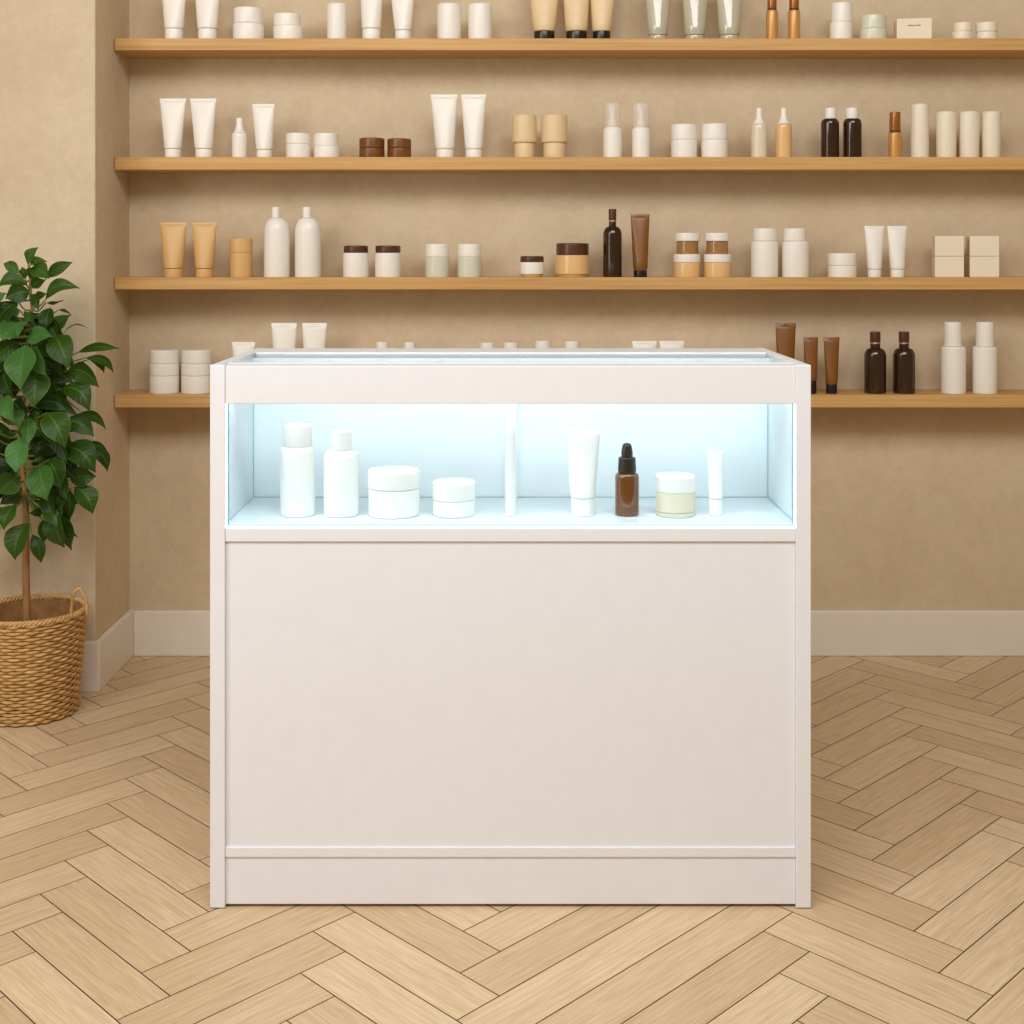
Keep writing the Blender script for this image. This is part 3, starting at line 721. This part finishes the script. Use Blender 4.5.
# ---- products in the lit display
g = 'white bottles in the lit display'
lathe_item('bottle', 'bottle', 'tall white bottle with stepped cap, leftmost in the lit counter display', g, 0, 297.6, [
    ('body', 'purewhite', [(16.4, 516), (17.3, 514), (17.3, 449), (16.4, 446.6), (14.6, 446)]),
    ('cap', 'purewhite', [(14.5, 445.8), (14.5, 425), (13.2, 422.6)])])
lathe_item('bottle', 'bottle', 'white bottle with narrow cap and round shoulders in the lit counter display', g, 0, 341.4, [
    ('body', 'purewhite', [(16.6, 516), (17.6, 514), (17.6, 456), (16.6, 452.6), (14, 450.4), (11, 449.6)]),
    ('cap', 'purewhite', [(10.8, 449.4), (10.8, 431), (9.8, 429.6)])])
g = 'jars in the lit display'
lathe_item('cosmetic_jar', 'jar', 'large white jar with wide lid in the left display bay', g, 0, 394, [
    ('body', 'purewhite', [(24.6, 516), (25.6, 513), (25.6, 488.4), (24.6, 487.6)]),
    ('lid', 'purewhite', [(25.2, 487.4), (26.1, 486), (26.1, 470.5), (24.4, 468.6)])])
lathe_item('cosmetic_jar', 'jar', 'small white jar next to the display post', g, 0, 454, [
    ('body', 'purewhite', [(20, 516), (21, 513), (21, 499.6), (20.2, 499)]),
    ('lid', 'purewhite', [(20.6, 498.8), (21.5, 497.8), (21.5, 482), (20, 480.4)])])
g = 'white tubes in the lit display'
tube_item('large white tube standing right of the display post', g, 0, 565.6, 600.4, 428.3, 571, 594.4, 497, 'purewhite', 'purewhite')
lathe_item('dropper_bottle', 'bottle', 'amber dropper bottle with black cap in the lit counter display', None, 0, 627, [
    ('body', 'amberlit', [(11.2, 516), (12, 514), (12, 476), (10.8, 473.2), (7.6, 472)]),
    ('collar', 'black', [(8.8, 472), (9.3, 471), (8.6, 458), (8.0, 457)]),
    ('bulb', 'black', [(5.6, 457), (5.8, 452), (4.8, 446), (3.8, 443.8), (2, 443)])])
lathe_item('cosmetic_jar', 'jar', 'cream-bodied jar with white lid beside the dropper bottle', g.replace('white tubes', 'jars'), 0, 675.4, [
    ('foot', 'sage', [(19.2, 516), (19.8, 514.6), (19.8, 510.4)]),
    ('body', 'ivory', [(19.8, 510.1), (19.8, 491.4), (19.4, 491)]),
    ('lid', 'purewhite', [(19.6, 490.8), (20.1, 490), (20.1, 476), (18.6, 474)])])
tube_item('slim white tube at the right end of the lit counter display', g, 0, 705.8, 725, 449.8, 708.2, 722.4, 498, 'purewhite', 'purewhite', mid=15.0)

# ------------------------------------------------------------------ potted tree in a basket
PD = 3.236; PS = PD/F
PX, PY = wx(29, PD), wy(PD)
tree = thing('potted_tree', 'leafy green potted tree in a woven straw basket by the left wall', 'plant', (PX, PY, 0))
RB, RT, RH = 0.112, 0.1325, 0.241
def rad(z): return RB + (RT-RB)*(z/RH)**0.9
def weave():
    bm = bmesh.new(); rows = 31; n = 180; stk = 40; rr = RH/rows*0.45
    rnd = random.Random(2)
    for r in range(rows):
        z = 0.006 + (RH-0.012)*r/(rows-1); ph = (r % 2)*PI; j = rnd.uniform(0, 9)
        pts = []; rs = []
        for k in range(n):
            a = 2*PI*k/n
            w = math.sin(a*stk/2 + ph)
            jt = mnoise.noise(Vector((math.cos(a)*6, math.sin(a)*6, r*1.7+j)))
            R = rad(z) - 0.004 + 0.0027*w + 0.0010*jt
            pts.append(Vector((R*math.cos(a), R*math.sin(a), z + 0.0009*jt))); rs.append(rr*(1+0.25*jt+0.10*w))
        tube(bm, pts, rs, 6, True)
    return bm
bk = obj('basket', weave(), M['straw'], tree, True)
prof = [(RB-0.012, 0.004), (rad(0.1)-0.010, 0.1), (RT-0.010, RH-0.004)]
bm = bmesh.new(); lathe([(0, 0.003), (RB-0.006, 0.003), (rad(0.12)-0.0065, 0.12), (RT-0.0065, RH-0.004), (RT-0.011, RH-0.004), (rad(0.12)-0.011, 0.12), (RB-0.012, 0.01), (0, 0.01)], 64, bm)
obj('lining', bm, M['straw_dark'], bk, True, 50)
bm = bmesh.new()
for q in range(3):   # twisted rim
    pts = []
    for k in range(220):
        a = 2*PI*k/220; b = a*26 + q*2*PI/3
        pts.append(Vector(((RT-0.004+0.0042*math.cos(b))*math.cos(a), (RT-0.004+0.0042*math.cos(b))*math.sin(a), RH+0.001+0.0042*math.sin(b))))
    tube(bm, pts, 0.0036, 6, True)
obj('rim', bm, M['straw'], bk, True)
for sg in (1, -1):
    bm = bmesh.new(); pts = []
    for k in range(25):
        a = PI*k/24
        pts.append(Vector((sg*(RT-0.010) - sg*0.0185*math.cos(a), 0.003*math.sin(a*5)-0.012, RH-0.012+0.066*math.sin(a)**0.75)))
    tube(bm, pts, 0.0036, 8); obj('handle', bm, M['straw'], bk, True)
obj('soil', lathe([(0, 0.02), (rad(0.15)-0.016, 0.02), (rad(0.15)-0.013, 0.155), (0, 0.165)], 40), M['soil'], tree, True, 50)

def tp(px, py, dy=0.0):
    """a point of the tree at its own distance (dy towards the back is positive)"""
    d = PD+dy
    return Vector((wx(px, d)-PX, dy, wz(py, d)))
def smoothpath(P, n=6):
    out = []
    for i in range(len(P)-1):
        p0, p1, p2, p3 = P[max(i-1, 0)], P[i], P[i+1], P[min(i+2, len(P)-1)]
        for k in range(n):
            t = k/n
            out.append(0.5*((2*p1)+(p2-p0)*t+(2*p0-5*p1+4*p2-p3)*t*t+(3*p1-p0-3*p2+p3)*t*t*t))
    out.append(P[-1]); return out
trunk_pts = smoothpath([tp(28, 668), tp(27, 620), tp(26, 570), tp(26, 520), tp(24, 480), tp(20, 450), tp(22, 410), tp(30, 370), tp(33, 330), tp(31, 300), tp(29, 265)])
nT = len(trunk_pts)
trs = []
for i, p in enumerate(trunk_pts):
    f = i/(nT-1); trs.append(0.0102 - 0.0075*min(1, f*1.15))
bm = bmesh.new(); tube(bm, trunk_pts, trs, 12); obj('trunk', bm, M['bark'], tree, True)
# leaves: (base x, base y, tip x, tip y, width) in the frame, depth of base / tip, tone 0..1, edge light 0..1, arch
LV = []
def lf(crop, bx, by, tx, ty, w, db=0.0, dt=0.0, tone=0.5, edge=0.2, arch=0.08, roll=None):
    k = 120/1024
    LV.append((bx*k, crop+by*k, tx*k, crop+ty*k, w*k, db, dt, tone, edge, arch, roll))
lf(240, 240, 215, 330, 62, 90, 0, -.02, .55); lf(240, 255, 215, 405, 185, 62, 0, -.03, .5); lf(240, 165, 280, 30, 200, 92, 0, .01, .6, .3)
lf(240, 400, 320, 620, 190, 95, 0, .01, .35); lf(240, 270, 235, 420, 330, 130, -.01, -.06, .5); lf(240, 240, 390, -30, 420, 100, -.01, -.02, .4, .2, .25)
lf(240, 250, 440, 45, 500, 160, -.01, -.04, .2); lf(240, 390, 510, 685, 415, 110, -.01, -.01, .35, .2, .2); lf(240, 390, 535, 550, 512, 26, 0, .02, .4)
lf(240, 430, 580, 395, 765, 130, -.01, -.03, .15); lf(240, 450, 810, 605, 640, 115, 0, .02, .35, .5); lf(240, 545, 795, 745, 750, 18, 0, .01, .3)
lf(240, 490, 600, 612, 648, 18, .02, .03, .2); lf(240, 175, 600, -40, 690, 115, -.01, -.03, .6); lf(240, 160, 715, 10, 860, 165, -.04, -.09, .8)
lf(240, 250, 690, 150, 830, 100, -.03, -.08, .85); lf(240, 205, 610, 315, 790, 65, -.01, -.04, .55)
lf(320, 215, 215, 175, 595, 235, -.07, -.12, .8, .8); lf(320, 265, 240, 395, 470, 165, -.06, -.10, .7, .8); lf(320, 230, 175, 445, 140, 125, -.04, -.09, .8)
lf(320, 470, 135, 590, 410, 205, -.04, -.08, .3, .2); lf(320, 670, 275, 1020, 245, 70, -.01, .0, .45, .2, .14); lf(320, 730, 322, 968, 450, 75, -.01, .02, .4, .2, .25)
lf(320, 760, 335, 886, 455, 52, 0, .03, .4, .2, .2); lf(320, 575, 430, 845, 575, 170, -.02, -.03, .25, .1, .25); lf(320, 520, 585, 765, 785, 160, -.02, -.04, .3, .1, .25)
lf(320, 310, 410, 290, 740, 205, -.05, -.09, .4, .8); lf(320, 420, 280, 560, 480, 210, .01, .0, .05); lf(320, 495, 600, 702, 790, 22, 0, .02, .1)
lf(320, 20, 430, 110, 650, 160, -.01, -.04, .15); lf(320, 450, 590, 480, 725, 110, 0, -.02, .15); lf(320, 300, 735, 588, 785, 130, -.02, -.05, .1, .1, .2)
lf(320, 45, 650, 130, 880, 140, -.07, -.11, .85, .6); lf(320, 120, 690, 240, 850, 170, -.02, -.05, .15)
lf(400, 175, 85, 155, 245, 95, -.07, -.10, .7, .4); lf(400, 245, 150, 235, 390, 105, -.06, -.10, .7, .5); lf(400, 400, 110, 555, 405, 195, -.06, -.09, .5, .7)
lf(400, 640, 140, 905, 255, 82, 0, .01, .3, .1, .25); lf(400, 550, 180, 802, 310, 150, -.01, -.02, .2, .1, .15); lf(400, 180, 325, 135, 622, 185, -.08, -.12, .9, .6)
lf(400, 500, 290, 290, 490, 260, 0, -.02, .0); lf(400, 550, 400, 815, 622, 190, -.01, -.03, .2, .1, .15); lf(400, 750, 405, 915, 612, 95, 0, .02, .2, .1, .2)
lf(400, 690, 385, 928, 465, 52, .01, .03, .25, .1, .2); lf(400, 600, 680, 822, 650, 160, -.01, -.01, .3, .3); lf(400, 330, 560, 400, 855, 240, -.06, -.10, .65, .2)
lf(400, 420, 510, 520, 755, 180, -.04, -.07, .3, .7); lf(400, 150, 650, -20, 800, 165, -.05, -.08, .6, .7); lf(400, 60, 230, -30, 300, 110, -.03, -.06, .3, .9)
lf(400, 170, 230, 420, 300, 200, -.02, -.04, .45, .2)
lf(480, 540, 80, 450, 300, 155, -.02, -.04, .2); lf(480, 595, 90, 600, 328, 105, -.01, -.02, .1); lf(480, 640, 60, 792, 290, 150, -.01, -.02, .3, .1, .15)
lf(480, 430, 270, 550, 578, 185, -.03, -.05, .25); lf(480, 520, 300, 615, 542, 85, -.01, -.01, .15); lf(480, 365, 340, 375, 532, 85, -.01, -.02, .2)
lf(480, 400, 370, 475, 548, 90, -.01, -.02, .2); lf(480, 240, 365, 130, 682, 195, -.04, -.06, .35, .2); lf(480, 275, 465, 350, 705, 105, -.02, -.02, .25)
lf(480, 140, 215, 35, 430, 155, -.05, -.08, .5, .6); lf(480, 170, 110, 0, 210, 100, -.02, -.04, .1); lf(480, 370, 285, 250, 285, 60, -.01, -.03, .15)
lf(240, 265, 330, 330, 230, 110, 0, -.03, .45); lf(240, 270, 400, 380, 340, 90, -.01, -.04, .35); lf(240, 280, 460, 330, 600, 80, -.02, -.04, .2)
lf(240, 215, 330, 190, 230, 80, .01, .01, .3); lf(240, 300, 520, 400, 460, 70, 0, -.02, .2); lf(240, 330, 640, 230, 700, 80, 0, -.02, .4)
# inner and rear leaves, and the half of the crown left of the frame
rl = random.Random(8)
for i in range(46):
    y = rl.uniform(300, 500); a = rl.uniform(0, 2*PI); spread = 20+45*min(1, (y-255)/120)
    bx = 24 + math.cos(a)*8; tx = 24 + math.cos(a)*spread*rl.uniform(0.8, 1.2); dt = 0.10*math.sin(a)*rl.uniform(0.6, 1)
    if tx > 78: tx = 78
    if math.sin(a) < -0.3 and tx > 0: dt = abs(dt)*0.6
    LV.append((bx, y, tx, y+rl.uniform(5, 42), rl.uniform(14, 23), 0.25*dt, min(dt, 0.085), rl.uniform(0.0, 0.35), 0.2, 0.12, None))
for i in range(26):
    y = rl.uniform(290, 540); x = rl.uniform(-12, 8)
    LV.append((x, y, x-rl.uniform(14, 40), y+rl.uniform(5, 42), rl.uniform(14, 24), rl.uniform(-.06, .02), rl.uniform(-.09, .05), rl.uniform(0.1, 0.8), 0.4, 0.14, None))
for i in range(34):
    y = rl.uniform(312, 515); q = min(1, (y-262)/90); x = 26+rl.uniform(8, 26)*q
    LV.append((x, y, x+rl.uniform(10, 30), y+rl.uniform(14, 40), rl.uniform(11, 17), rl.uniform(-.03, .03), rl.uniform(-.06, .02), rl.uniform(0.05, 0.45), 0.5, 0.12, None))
bmL = bmesh.new(); lu = bmL.loops.layers.uv.new('leaf'); lt = bmL.loops.layers.uv.new('tone')
bmP = bmesh.new()
rl = random.Random(21)
def add_leaf(bx, by, tx, ty, w, db, dt, tone, edge, arch, roll):
    b, t = tp(bx, by, db), tp(tx, ty, dt)
    d = t-b; ln = d.length; d.normalize()
    view = Vector((0, -1, 0)); n = (view - d*view.dot(d)).normalized()
    wm = w*PS*1.12
    ang = rl.uniform(-0.55, 0.55); dr = rl.uniform(-0.05, 0.22)
    if w < 4: ang = math.radians(rl.choice((-74, 74))); wm = wm/0.34
    else: wm /= max(0.7, math.cos(ang))
    n = Matrix.Rotation(ang, 3, d) @ n
    sidev = d.cross(n)
    up = Vector((0, 0, 1)); inpl = (up - d*up.dot(d)); inpl = inpl.normalized() if inpl.length > 0.05 else n
    nl, nw = 12, 6; grid = []; wav = rl.uniform(0, 6)
    for i in range(nl+1):
        f = i/nl
        hw = wm/2*(math.sin(PI*min(1, f**0.88))**0.95 if 0 < f < 1 else 0.0)
        if f > 0.72: hw *= 1-0.35*((f-0.72)/0.28)**2
        hw = max(hw, 0.0007)
        c = b + d*(ln*f) + inpl*(arch*ln*4*f*(1-f)) + n*((0.06+dr)*ln*(4*f*(1-f))*0.6)
        row = []
        for j in range(nw+1):
            u = -1+2*j/nw
            fold = 0.22*abs(u)**1.3*hw - 0.10*hw*u*u*0
            rip = 0.13*hw*math.sin(f*9+wav+(2 if u > 0 else 0))*abs(u)
            row.append((bmL.verts.new(c + sidev*(u*hw) + n*(fold+rip)), u, f))
        grid.append(row)
    tn = min(1, max(0, tone + rl.uniform(-0.08, 0.08)))
    for i in range(nl):
        for j in range(nw):
            q = (grid[i][j], grid[i][j+1], grid[i+1][j+1], grid[i+1][j])
            fc = bmL.faces.new([v[0] for v in q])
            for lp, v in zip(fc.loops, q): lp[lu].uv = (v[1], v[2]); lp[lt].uv = (tn, edge)
    # petiole to the nearest part of the stem
    tgt = min(trunk_pts[22:], key=lambda p: (p-b).length + max(0, p.z-b.z+0.015)*2)
    m = (tgt+b)/2 + Vector((0, 0, -0.01))
    if (tgt-b).length > 0.006:
        tube(bmP, smoothpath([tgt, m, b], 4), [0.0026-0.0012*k/8 for k in range(9)], 6)
for q in LV: add_leaf(*q)
# keep the crown clear of the wall behind it
lim = (wy(DP)-0.004) - PY
for bmx in (bmL, bmP):
    for v in bmx.verts:
        if v.co.y > lim-0.01 and v.co.x < XP-PX+0.02: v.co.y = lim-0.01
obj('foliage', bmL, M['leaf'], tree, True)
obj('leaf_stalks', bmP, M['stem'], tree, True)

# ------------------------------------------------------------------ light
def area(name, loc, target, sx, sy, power, col, spread=PI):
    l = bpy.data.lights.new(name, 'AREA'); l.shape = 'RECTANGLE'; l.size = sx; l.size_y = sy; l.energy = power; l.color = col; l.spread = spread
    o = bpy.data.objects.new(name, l); C.objects.link(o); o.location = loc
    o.rotation_euler = (Vector(target)-Vector(loc)).to_track_quat('-Z', 'Y').to_euler()
    return o
area('window_light', (-2.6, -1.6, 1.55), (0.5, 0.6, 0.9), 0.7, 2.3, 22, (1.0, 0.99, 0.98))
area('front_left_light', (-1.7, -1.7, 2.4), (0.2, 0.5, 0.3), 1.2, 1.2, 25, (0.98, 0.99, 1.0))
area('ceiling_light', (0.35, -1.7, 2.9), (0.4, 0.7, 0.8), 2.4, 1.0, 64, (0.98, 0.99, 1.0))
w = bpy.data.worlds.new('room_air'); bpy.context.scene.world = w; w.use_nodes = True
bg = w.node_tree.nodes.get('Background') or w.node_tree.nodes.new('ShaderNodeBackground')
bg.inputs[0].default_value = (1.0, 0.79, 0.50, 1); bg.inputs[1].default_value = 0.27

# ------------------------------------------------------------------ camera
cam = bpy.data.cameras.new('camera'); co = bpy.data.objects.new('camera', cam); C.objects.link(co)
co.location = (0, -D0, CZ); co.rotation_euler = (PI/2, 0, 0)
cam.sensor_width = 36; cam.lens = 36*F/1024; cam.shift_y = -(512-HY)/1024
cam.clip_start = 0.05
sc = bpy.context.scene; sc.camera = co
sc.view_settings.view_transform = 'Standard'; sc.view_settings.look = 'None'; sc.view_settings.gamma = 1; sc.view_settings.exposure = 0.0
